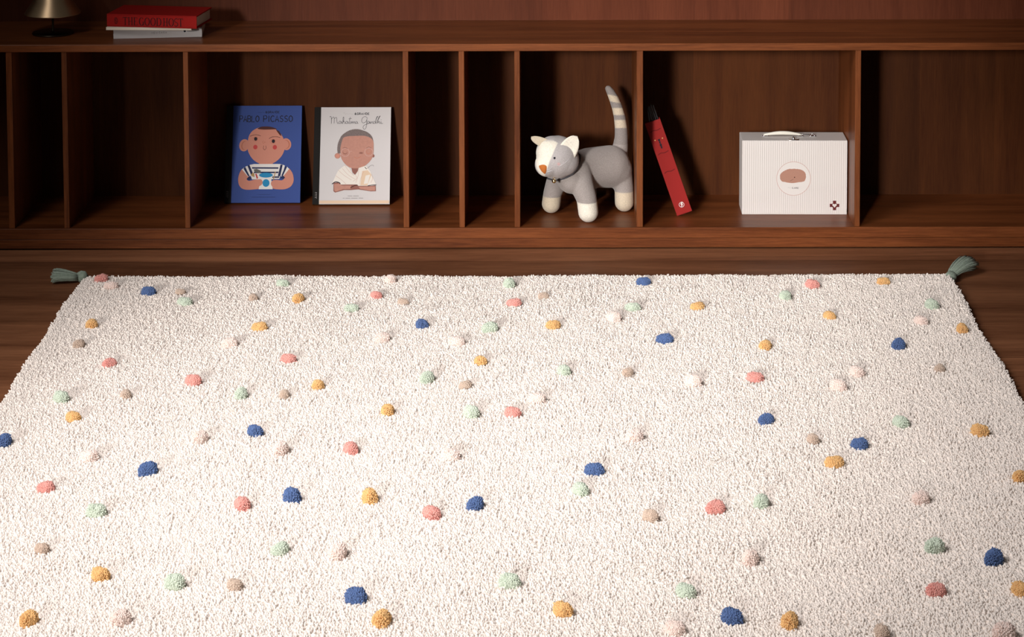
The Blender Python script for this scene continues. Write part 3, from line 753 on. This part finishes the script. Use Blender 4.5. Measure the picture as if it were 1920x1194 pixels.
def on_head(px, py, lift=0.0):
    o_ = Vector((0, CAM_Y, CAM_Z))-cat_o; d = ray(px, py).normalized()
    h_, n_, _, _ = bvh.ray_cast(o_, d)
    return (h_+n_*lift, n_) if h_ else (hc, Vector((0, -1, 0)))
# ears
def ear(tip, b0, b1, depth_back, name, front, back_dir):
    bm = bmesh.new(); nrow, ncol = 9, 9
    grid = []
    for side in (0, 1):
        g = []
        for i in range(nrow):
            t = i/(nrow-1); row = []
            for j in range(ncol):
                s2 = j/(ncol-1)
                base = b0.lerp(b1, s2)
                wdt = max(0.0, 1-t**2.1)**0.62
                p = base.lerp(tip, t) if False else (b0.lerp(b1, 0.5).lerp(tip, t) + (base-b0.lerp(b1, 0.5))*wdt)
                cup = math.sin(math.pi*s2)*(1-t*0.6)*0.004
                th_ = 0.0026*math.sin(math.pi*min(0.98, max(0.02, s2)))**0.5*(1-0.5*t)
                p = p + back_dir*(cup + (th_ if side else -th_))
                row.append(bm.verts.new(p))
            g.append(row)
        grid.append(g)
    for side in (0, 1):
        for i in range(nrow-1):
            for j in range(ncol-1):
                f = bm.faces.new((grid[side][i][j], grid[side][i][j+1], grid[side][i+1][j+1], grid[side][i+1][j]))
    for i in range(nrow-1):
        for j in (0, ncol-1):
            bm.faces.new((grid[0][i][j], grid[0][i+1][j], grid[1][i+1][j], grid[1][i][j]))
    for i in (0, nrow-1):
        for j in range(ncol-1):
            bm.faces.new((grid[0][i][j], grid[0][i][j+1], grid[1][i][j+1], grid[1][i][j]))
    bmesh.ops.remove_doubles(bm, verts=bm.verts, dist=0.0002)
    o = from_bm(name, bm, m_felt, cat, smooth=True)
    vv = coords(o.data); paint(o, np.tile(front, (len(vv), 1)))
    return o
e0 = on_head(1050, 272, -0.001)[0]; e1 = on_head(1077, 297, -0.001)[0]; et = T(at(1082.5, 255.5, (e0.y+e1.y)/2+cat_o.y+0.004))
tag(ear(et, e0, e1, 0, 'ear', CREAM, Vector((0.25, 0.93, 0.1)).normalized()), 'cream ear')
e0 = on_head(1011.5, 274, -0.001)[0]; e1 = on_head(1028, 261.5, -0.001)[0]; et = T(at(996, 256, (e0.y+e1.y)/2+cat_o.y+0.006))
tag(ear(et, e0, e1, 0, 'ear', TAN*1.0, Vector((0.3, 0.9, -0.2)).normalized()), 'beige ear turned edge-on')
# nose: rounded triangular felt cap
m_nose = plain('orange_felt', (0.50, 0.155, 0.035), 0.9, bump=0.3, bscale=500)
bm = bmesh.new()
out = catmull([(1010.5, 310.5), (1018, 308.5), (1024.5, 311), (1024.8, 319), (1022, 326), (1016, 321.5), (1011.5, 315), (1010.5, 310.5)], 4)[:-1]
cen = bm.verts.new(on_head(1018, 315, 0.0035)[0]); ring_o = [bm.verts.new(on_head(x, y, 0.0002)[0]) for x, y in out]
ring_m = [bm.verts.new(on_head(1018+(x-1018)*0.72, 315+(y-315)*0.72, 0.0028)[0]) for x, y in out]
for k in range(len(out)):
    k2 = (k+1) % len(out)
    bm.faces.new((ring_o[k], ring_o[k2], ring_m[k2], ring_m[k])); bm.faces.new((ring_m[k], ring_m[k2], cen))
tag(from_bm('nose', bm, m_nose, cat, smooth=True), 'orange felt nose')
# eyes
m_eye = plain('black_bead', (0.01, 0.012, 0.02), 0.15, spec=0.5)
far_eye = bvh.find_nearest(hc+Vector((-0.052, -0.004, -0.004)))
for p, n_ in (on_head(1039.8, 296.2, 0.0008), (far_eye[0], far_eye[1])):
    bm = bmesh.new(); bmesh.ops.create_uvsphere(bm, u_segments=16, v_segments=10, radius=0.0027, matrix=Matrix.Translation(p))
    from_bm('eye', bm, m_eye, cat, smooth=True)
# stitched mouth and whisker threads
m_thread = plain('pale_thread', (0.62, 0.61, 0.63), 0.9)
bm = bmesh.new()
for pts in ([(1025, 318), (1029, 318.5), (1034, 314), (1037, 311.5)], [(1026, 322), (1033, 320), (1039, 320)], [(1049, 311.5), (1056, 307), (1063, 302), (1069, 296)]):
    tube(bm, [on_head(x, y, 0.0005)[0] for x, y in pts], 0.0006, 6)
from_bm('stitching', bm, m_thread, cat, smooth=True)
# collar with bell
m_collar = plain('charcoal_cord', (0.075, 0.075, 0.085), 0.9, bump=0.6, bscale=700)
bm = bmesh.new()
pts = [(1010, 322), (1018, 330), (1027, 334), (1036, 335), (1046, 335.5), (1057, 333), (1068, 327), (1077, 317), (1084, 304), (1086, 292)]
ctr = hc
loop = []
bvb = BVHTree.FromPolygons([w_.co[:] for w_ in body.data.vertices], [p.vertices[:] for p in body.data.polygons])
neck = (hc+chest)*0.5
axis_n = (chest-hc).normalized()
e_a = axis_n.cross(Vector((0, 0, 1))).normalized(); e_b = axis_n.cross(e_a)
# the cord lies where the head meets the chest: follow the lower rim of the head, on whichever surface is in front
def on_toy(px, py, lift):
    o_ = Vector((0, CAM_Y, CAM_Z))-cat_o; d = ray(px, py).normalized(); best = None
    for tree in (bvh, bvb):
        h_, n_, _, dist = tree.ray_cast(o_, d)
        if h_ and (best is None or dist < best[0]): best = (dist, h_+n_*lift)
    return best[1] if best else None
rim = catmull([(1020, 332), (1030, 335.5), (1041, 337.5), (1052, 337), (1063, 333), (1073, 325.5), (1081, 315), (1086, 303), (1087.5, 292)], 4)
cring = [q for q in (on_toy(x, y, 0.0012) for x, y in rim) if q]
# smooth the depth so the cord runs as one even loop
for _ in range(10):
    cring = [cring[0]]+[Vector((b_.x, (a_.y+b_.y*2+c_.y)/4, b_.z)) for a_, b_, c_ in zip(cring, cring[1:], cring[2:])]+[cring[-1]]
back = [cring[-1]+Vector((-0.010, 0.020, 0.006)), cring[-1]+Vector((-0.034, 0.030, 0.0)), cring[0]+Vector((0.006, 0.030, 0.002))]
tube(bm, cring+back+[cring[0]], 0.0021, 8, caps=False)
collar = from_bm('collar', bm, m_collar, cat, smooth=True); tag(collar, 'charcoal cord collar')
bp_ = T(at(1038.8, 339.5, yh-0.026))
bm = bmesh.new()
bmesh.ops.create_uvsphere(bm, u_segments=24, v_segments=16, radius=0.0052, matrix=Matrix.Translation(bp_))
tube(bm, [bp_+Vector((0.0025*math.cos(a_), 0, 0.0068+0.0025*math.sin(a_))) for a_ in [i*math.pi/6 for i in range(13)]], 0.0006, 6)
box_bm(bm, bp_+Vector((-0.004, -0.0056, -0.0022)), bp_+Vector((0.004, -0.004, -0.0014)))
m_bell = plain('gold_bell', (0.80, 0.62, 0.32), 0.22, metal=1.0)
tag(from_bm('bell', bm, m_bell, collar, smooth=True), 'small gold bell')

# ------------------------------------------------------------------ rug
RX0, RX1, RY0, RY1 = -1.040, 0.921, -2.25, -0.258
PILE = 0.0215
rug = thing('rug', 'cream shaggy rug with raised multicoloured yarn dots and green corner tassels, on the wooden floor', 'rug', (0, 0, 0))
m_pile = plain('cream_wool', (0.95, 0.872, 0.812), 0.95, sheen=0.15, spec=0.1)
m_backing = plain('rug_backing', (0.95, 0.872, 0.812), 0.95, spec=0.1)

def capsules(base, direc, length, rad, seg=5, rows=((0.0, 0.85), (0.76, 1.0), (0.93, 0.70))):
    """numpy: many short yarn ends in one mesh. returns verts, quads+tris as loops"""
    n = len(base)
    d = direc/np.linalg.norm(direc, axis=1)[:, None]
    ref = np.tile(np.array((0.0, 1.0, 0.0)), (n, 1)); ref[np.abs(d[:, 1]) > 0.9] = (1.0, 0, 0)
    a_ = np.cross(d, ref); a_ /= np.linalg.norm(a_, axis=1)[:, None]; b_ = np.cross(d, a_)
    ph = rng.uniform(0, 2*np.pi, n)
    nr = len(rows)
    V = []
    for t, rr in rows:
        for k in range(seg):
            an = ph+2*np.pi*k/seg
            V.append(base+d*(length*t)[:, None]+(a_*np.cos(an)[:, None]+b_*np.sin(an)[:, None])*(rad*rr)[:, None])
    V.append(base+d*length[:, None])
    V = np.stack(V, 1)                      # n, 3*seg+1, 3
    per = nr*seg+1
    quads = []; tris = []
    for r in range(nr-1):
        for k in range(seg):
            k2 = (k+1) % seg; quads.append((r*seg+k, r*seg+k2, (r+1)*seg+k2, (r+1)*seg+k))
    for k in range(seg): tris.append(((nr-1)*seg+k, (nr-1)*seg+(k+1) % seg, nr*seg))
    offs = (np.arange(n)*per)[:, None, None]
    Q = (np.array(quads)[None]+offs).reshape(-1, 4); Tt = (np.array(tris)[None]+offs).reshape(-1, 3)
    return V.reshape(-1, 3), Q, Tt
def np_mesh(name, V, Q, Tt):
    me = bpy.data.meshes.new(name)
    me.vertices.add(len(V)); me.vertices.foreach_set('co', V.astype(np.float32).ravel())
    nl = len(Q)*4+len(Tt)*3
    me.loops.add(nl); me.loops.foreach_set('vertex_index', np.concatenate([Q.ravel(), Tt.ravel()]).astype(np.int32))
    me.polygons.add(len(Q)+len(Tt))
    me.polygons.foreach_set('loop_start', np.concatenate([np.arange(len(Q))*4, len(Q)*4+np.arange(len(Tt))*3]).astype(np.int32))
    me.polygons.foreach_set('use_smooth', np.ones(len(Q)+len(Tt), dtype=bool))
    me.update(calc_edges=True)
    return me
def fbm(x, y, seed, freqs=((1.0, 1.0), (2.3, 0.5), (5.1, 0.25))):
    r = np.random.default_rng(seed); out = 0
    for f, a_ in freqs:
        for _ in range(4):
            an = r.uniform(0, 2*np.pi); ph = r.uniform(0, 2*np.pi)
            out = out + a_*0.5*np.sin(2*np.pi*f*(x*np.cos(an)+y*np.sin(an))+ph)
    return out
def edge_x0(y): return RX0+0.004*np.sin(y*5.1+0.6)+0.0025*np.sin(y*17)
def edge_x1(y): return RX1+0.005*np.sin(y*4.3+2.2)+0.003*np.sin(y*14+1)
def edge_y1(x): return RY1-0.0055*np.exp(-((x+0.25)/0.42)**2)+0.002*np.sin(x*9)
# backing slab (outline follows the edges, a little inside the pile)
bm = bmesh.new()
outl = [(x, float(edge_y1(x))-0.006) for x in np.linspace(RX0+0.006, RX1-0.006, 40)]
outl += [(float(edge_x1(y))-0.006, y) for y in np.linspace(RY1-0.01, RY0, 40)]
outl += [(float(edge_x0(y))+0.006, y) for y in np.linspace(RY0, RY1-0.01, 40)]
vb = [bm.verts.new((x, y, 0.0006)) for x, y in outl]; vt = [bm.verts.new((x, y, 0.0170)) for x, y in outl]
bm.faces.new(vb[::-1]); bm.faces.new(vt)
for k in range(len(vb)): bm.faces.new((vb[k], vb[(k+1) % len(vb)], vt[(k+1) % len(vb)], vt[k]))
from_bm('backing', bm, m_backing, rug)

DOTS = [(190,521,'R'),(208,534,'P'),(279,546,'B'),(338,545,'T'),(347,565,'G'),(475,556,'T'),(530,530,'G'),(559,559,'Y'),(706,552,'R'),(733,523,'P'),(756,564,'T'),(659,576,'G'),
(955,530,'G'),(964,566,'R'),(1019,553,'T'),(1207,527,'B'),(1186,575,'G'),(1151,594,'P'),(1308,573,'Y'),(1473,553,'G'),(1523,532,'R'),(1656,526,'Y'),(1747,570,'G'),(1555,590,'Y'),
(1727,600,'P'),(1804,615,'Y'),(172,606,'Y'),(148,644,'T'),(205,679,'R'),(487,612,'Y'),(430,643,'P'),(541,671,'R'),(363,713,'R'),(596,720,'Y'),(533,738,'T'),(452,738,'G'),
(236,738,'T'),(115,745,'G'),(137,780,'Y'),(7,826,'B'),(374,820,'P'),(478,807,'B'),(526,843,'P'),(658,839,'R'),(727,768,'Y'),(791,607,'B'),(717,632,'P'),(918,614,'G'),(857,639,'P'),
(1037,608,'Y'),(1246,635,'B'),(901,675,'Y'),(800,708,'G'),(873,720,'T'),(1058,694,'G'),(1177,697,'T'),(1008,746,'P'),(884,773,'G'),(961,772,'R'),(845,853,'P'),(1190,818,'P'),
(1435,646,'Y'),(1685,645,'B'),(1762,689,'T'),(1607,697,'P'),(1572,722,'P'),(1416,707,'R'),(1300,715,'P'),(1436,785,'B'),(1525,822,'T'),(1612,832,'B'),(1690,791,'G'),(1837,808,'Y'),
(1564,866,'Y'),(1114,881,'B'),(1089,918,'G'),(167,855,'P'),(277,880,'B'),(86,912,'R'),(181,958,'G'),(79,1028,'T'),(188,1076,'Y'),(328,1092,'G'),(440,1095,'T'),(54,1160,'Y'),
(226,1160,'P'),(455,944,'R'),(547,930,'B'),(525,1029,'G'),(633,1035,'P'),(667,1117,'B'),(716,1160,'Y'),(694,931,'Y'),(810,961,'R'),(891,945,'B'),(955,1090,'G'),(1055,1142,'Y'),
(1220,967,'T'),(1341,950,'R'),(1427,940,'G'),(1727,933,'P'),(1912,893,'Y'),(1407,1047,'P'),(1285,1107,'G'),(1372,1156,'B'),(1481,1164,'Y'),(1265,1178,'P'),(1654,1184,'T'),
(1755,1105,'R'),(1752,1024,'G'),(1863,1046,'B'),(1916,1105,'Y'),(1882,1185,'P')]
RADII = {'B': 0.0152, 'Y': 0.0148, 'R': 0.0148, 'G': 0.0155, 'P': 0.0155, 'T': 0.0118}
dots = []
for x, y, c in DOTS:
    p = atz(x, y, PILE+0.004); dots.append((p.x, p.y, c, RADII[c]*random.uniform(0.93, 1.07)))

# pile
SP = 0.0032
gx = np.arange(RX0-0.01, RX1+0.01, SP); gy = np.arange(RY0, RY1+0.01, SP*0.9)
X, Y = np.meshgrid(gx, gy); X[::2] += SP/2
X = X.ravel()+rng.normal(0, SP*0.26, X.size); Y = Y.ravel()+rng.normal(0, SP*0.26, Y.size)
keep = (X > edge_x0(Y)+0.003) & (X < edge_x1(Y)-0.003) & (Y < edge_y1(X)-0.003)
keep &= ~((X-RX0+0) + (RY1-Y) < 0.010)
for dx, dy, c, r in dots:
    keep &= (X-dx)**2+(Y-dy)**2 > (r*0.80)**2
X, Y = X[keep], Y[keep]
und = fbm(X*3.2, Y*3.2, 5)*0.0009
lx = fbm(X*9, Y*9, 1)*0.20+fbm(X*45, Y*45, 3)*0.22+rng.normal(0, 0.36, X.size)
ly = fbm(X*9, Y*9, 2)*0.20+fbm(X*45, Y*45, 4)*0.22+rng.normal(0, 0.36, X.size)
ex0 = np.clip(1-(X-edge_x0(Y))/0.012, 0, 1); ex1 = np.clip(1-(edge_x1(Y)-X)/0.012, 0, 1); ey1 = np.clip(1-(edge_y1(X)-Y)/0.012, 0, 1)
lx = lx-ex0*0.45+ex1*0.45; ly = ly+ey1*0.45
D = np.stack([lx, ly, np.ones_like(lx)], 1)
L_ = PILE-0.0120+und+rng.normal(0, 0.0008, X.size)+fbm(X*60, Y*60, 6)*0.0006
L_ *= 1-0.12*np.maximum(np.maximum(ex0, ex1), ey1)
base = np.stack([X, Y, np.full_like(X, 0.0120)], 1)
V, Q, Tt = capsules(base, D, L_, rng.uniform(0.00165, 0.00225, X.size), 4, ((0.0, 0.9), (0.86, 0.95)))
pile = link('pile', np_mesh('pile', V, Q, Tt), m_pile, rug)
tag(pile, kind='stuff')

# yarn dots
YC = {'B': ('blue', (0.095, 0.165, 0.36)), 'Y': ('ochre yellow', (0.82, 0.51, 0.22)), 'R': ('coral red', (0.80, 0.38, 0.335)),
      'G': ('mint green', (0.62, 0.70, 0.59)), 'P': ('pale pink', (0.93, 0.76, 0.70)), 'T': ('taupe', (0.64, 0.51, 0.42))}
ymat = {k: plain(v_[0].replace(' ', '_')+'_yarn', v_[1], 0.95, var=0.12, bscale=90, sheen=0.15, spec=0.1) for k, v_ in YC.items()}
def dot_mesh(i, flat):
    n = 520
    k = np.arange(n)+0.5
    phi = np.arccos(1-k/n*1.35); th_ = np.pi*(1+5**0.5)*k
    d = np.stack([np.sin(phi)*np.cos(th_), np.sin(phi)*np.sin(th_), np.cos(phi)], 1)
    d += rng.normal(0, 0.05, d.shape)
    d[:, 2] *= 1-0.22*np.clip(d[:, 2], 0, 1)**2
    wob = 1+0.14*np.sin(th_*0+np.arctan2(d[:, 1], d[:, 0])*2+i)+0.05*np.sin(np.arctan2(d[:, 1], d[:, 0])*3+2*i)
    wob = 1+(wob-1)*np.sin(phi)
    R = 1.0*wob*rng.uniform(0.90, 1.03, n)
    base = d*0.60*np.array((1, 1, flat))
    Ln = (R-0.60)*np.linalg.norm(d*np.array((1, 1, flat)), axis=1)
    V, Q, Tt = capsules(base, d*np.array((1, 1, flat)), Ln, rng.uniform(0.068, 0.092, n))
    core = bmesh.new(); bmesh.ops.create_icosphere(core, subdivisions=3, radius=0.74)
    CV = np.array([tuple(v_.co) for v_ in core.verts])*np.array((1, 1, flat)); CT = np.array([[v_.index for v_ in f.verts] for f in core.faces])+len(V); core.free()
    return np_mesh('yarn_dot', np.concatenate([V, CV]), Q, np.concatenate([Tt, CT]))
variants = [dot_mesh(i, f) for i, f in enumerate((1.0, 0.9, 1.08, 0.82, 0.96))]
for me in variants: me.materials.append(m_pile)
order = sorted(range(len(dots)), key=lambda i: dots[i][1])        # nearest to the camera first
rest = []
for rank, i in enumerate(order):
    x, y, c, r = dots[i]
    zc = PILE+0.001 if c != 'T' else PILE+0.001
    if rank < 100:
        o = bpy.data.objects.new('yarn_dot', variants[i % 5]); COL.objects.link(o)
        o.parent = rug; o.location = (x, y, zc); zs = float(np.interp(y, [-2.0, -1.0, -0.3], [1.38, 1.15, 0.92])); o.scale = (r, r, r*zs); o.rotation_euler = (random.uniform(-.15, .15), random.uniform(-.15, .15), random.uniform(0, 6.28))
        o.material_slots[0].link = 'OBJECT'; o.material_slots[0].material = ymat[c]
        o['label'] = YC[c][0]+' raised yarn dot'
    else:
        rest.append((x, y, zc, c, r, i))
cs = sorted(YC)
Vs, Qs, Ts, Mq, Mt, off = [], [], [], [], [], 0
for x, y, zc, c, r, i in rest:
    me = variants[i % 5]
    vv = coords(me); a_ = random.uniform(0, 6.28)
    Rm = np.array(((math.cos(a_), -math.sin(a_), 0), (math.sin(a_), math.cos(a_), 0), (0, 0, 1)))
    vv = (vv*r)@Rm.T+np.array((x, y, zc))
    nl = np.array([p.loop_total for p in me.polygons]); idx = np.empty(len(me.loops), dtype=np.int64); me.loops.foreach_get('vertex_index', idx)
    nq = int((nl == 4).sum()); q = idx[:nq*4].reshape(-1, 4)+off; t = idx[nq*4:].reshape(-1, 3)+off
    Vs.append(vv); Qs.append(q); Ts.append(t); Mq += [cs.index(c)]*len(q); Mt += [cs.index(c)]*len(t); off += len(vv)
me = np_mesh('yarn_dots', np.concatenate(Vs), np.concatenate(Qs), np.concatenate(Ts))
me.polygons.foreach_set('material_index', np.array(Mq+Mt, dtype=np.int32))
o = link('yarn_dots', me, [ymat[c] for c in cs], rug); tag(o, 'smallest yarn dots along the far edge', kind='stuff')

# tassels
m_tassel = plain('sage_yarn', (0.27, 0.33, 0.27), 0.95, var=0.25, bscale=200, sheen=0.1, spec=0.1)
def tassel(root, direction, length, spread, lift, seed, fat=0.0100):
    r = random.Random(seed)
    d = Vector(direction).normalized(); side = Vector((-d.y, d.x, 0))
    holder = bpy.data.objects.new('tassel', None); COL.objects.link(holder); holder.parent = rug; holder.location = root; holder.empty_display_size = 0.02
    bm = bmesh.new()
    bmesh.ops.create_icosphere(bm, subdivisions=3, radius=1.0, matrix=Matrix.Translation(d*0.010+Vector((0, 0, 0.012)))@Matrix.Diagonal((0.0125, 0.0125, 0.0115, 1)))
    for k in range(26):                         # strands wrapped over the knot
        a_ = 2*math.pi*k/26
        o1 = side*math.cos(a_)+Vector((0, 0, 1))*math.sin(a_)
        c0 = d*0.010+Vector((0, 0, 0.012))
        tube(bm, [c0-d*0.0125+o1*0.002, c0-d*0.006+o1*0.0108, c0+d*0.003+o1*0.0122, c0+d*0.012+o1*0.0075], 0.0012, 5)
    from_bm('tassel_knot', bm, m_tassel, holder, smooth=True)
    bm = bmesh.new()
    tube(bm, [d*0.019+Vector((0, 0, 0.012))+side*(0.0085*math.cos(a_))+Vector((0, 0, 0.0085*math.sin(a_))) for a_ in [i*math.pi/8 for i in range(17)]], 0.0016, 6)
    from_bm('tassel_binding', bm, m_tassel, holder, smooth=True)
    bm = bmesh.new()
    for k in range(230):
        u1 = math.sqrt(r.random()); a_ = r.uniform(0, 2*math.pi)
        cx_, cz_ = u1*math.cos(a_), u1*math.sin(a_)
        L1 = length*(1-0.10*r.random())
        pts = []
        for j in range(6):
            t = j/5
            w_ = 0.0075+(spread-0.0075)*t**0.7
            hh = 0.0078+(fat-0.0078)*t
            zc_ = 0.0115+lift*math.sin(t*math.pi*0.75)
            p = d*(0.018+(L1-0.018)*t)+side*(cx_*w_+r.uniform(-1, 1)*0.0012*t+0.004*math.sin(t*3+seed))+Vector((0, 0, max(0.0014, zc_+cz_*hh)))
            pts.append(p)
        tube(bm, pts, 0.00115, 4)
    from_bm('tassel_strands', bm, m_tassel, holder, smooth=True)
    return holder
tassel((-1.041, -0.240, 0.0), (-1, -0.05, 0), 0.078, 0.030, 0.005, 1, 0.014)
tassel((0.921, -0.266, 0.0), (0.56, 0.83, 0), 0.105, 0.027, 0.013, 2, 0.018)
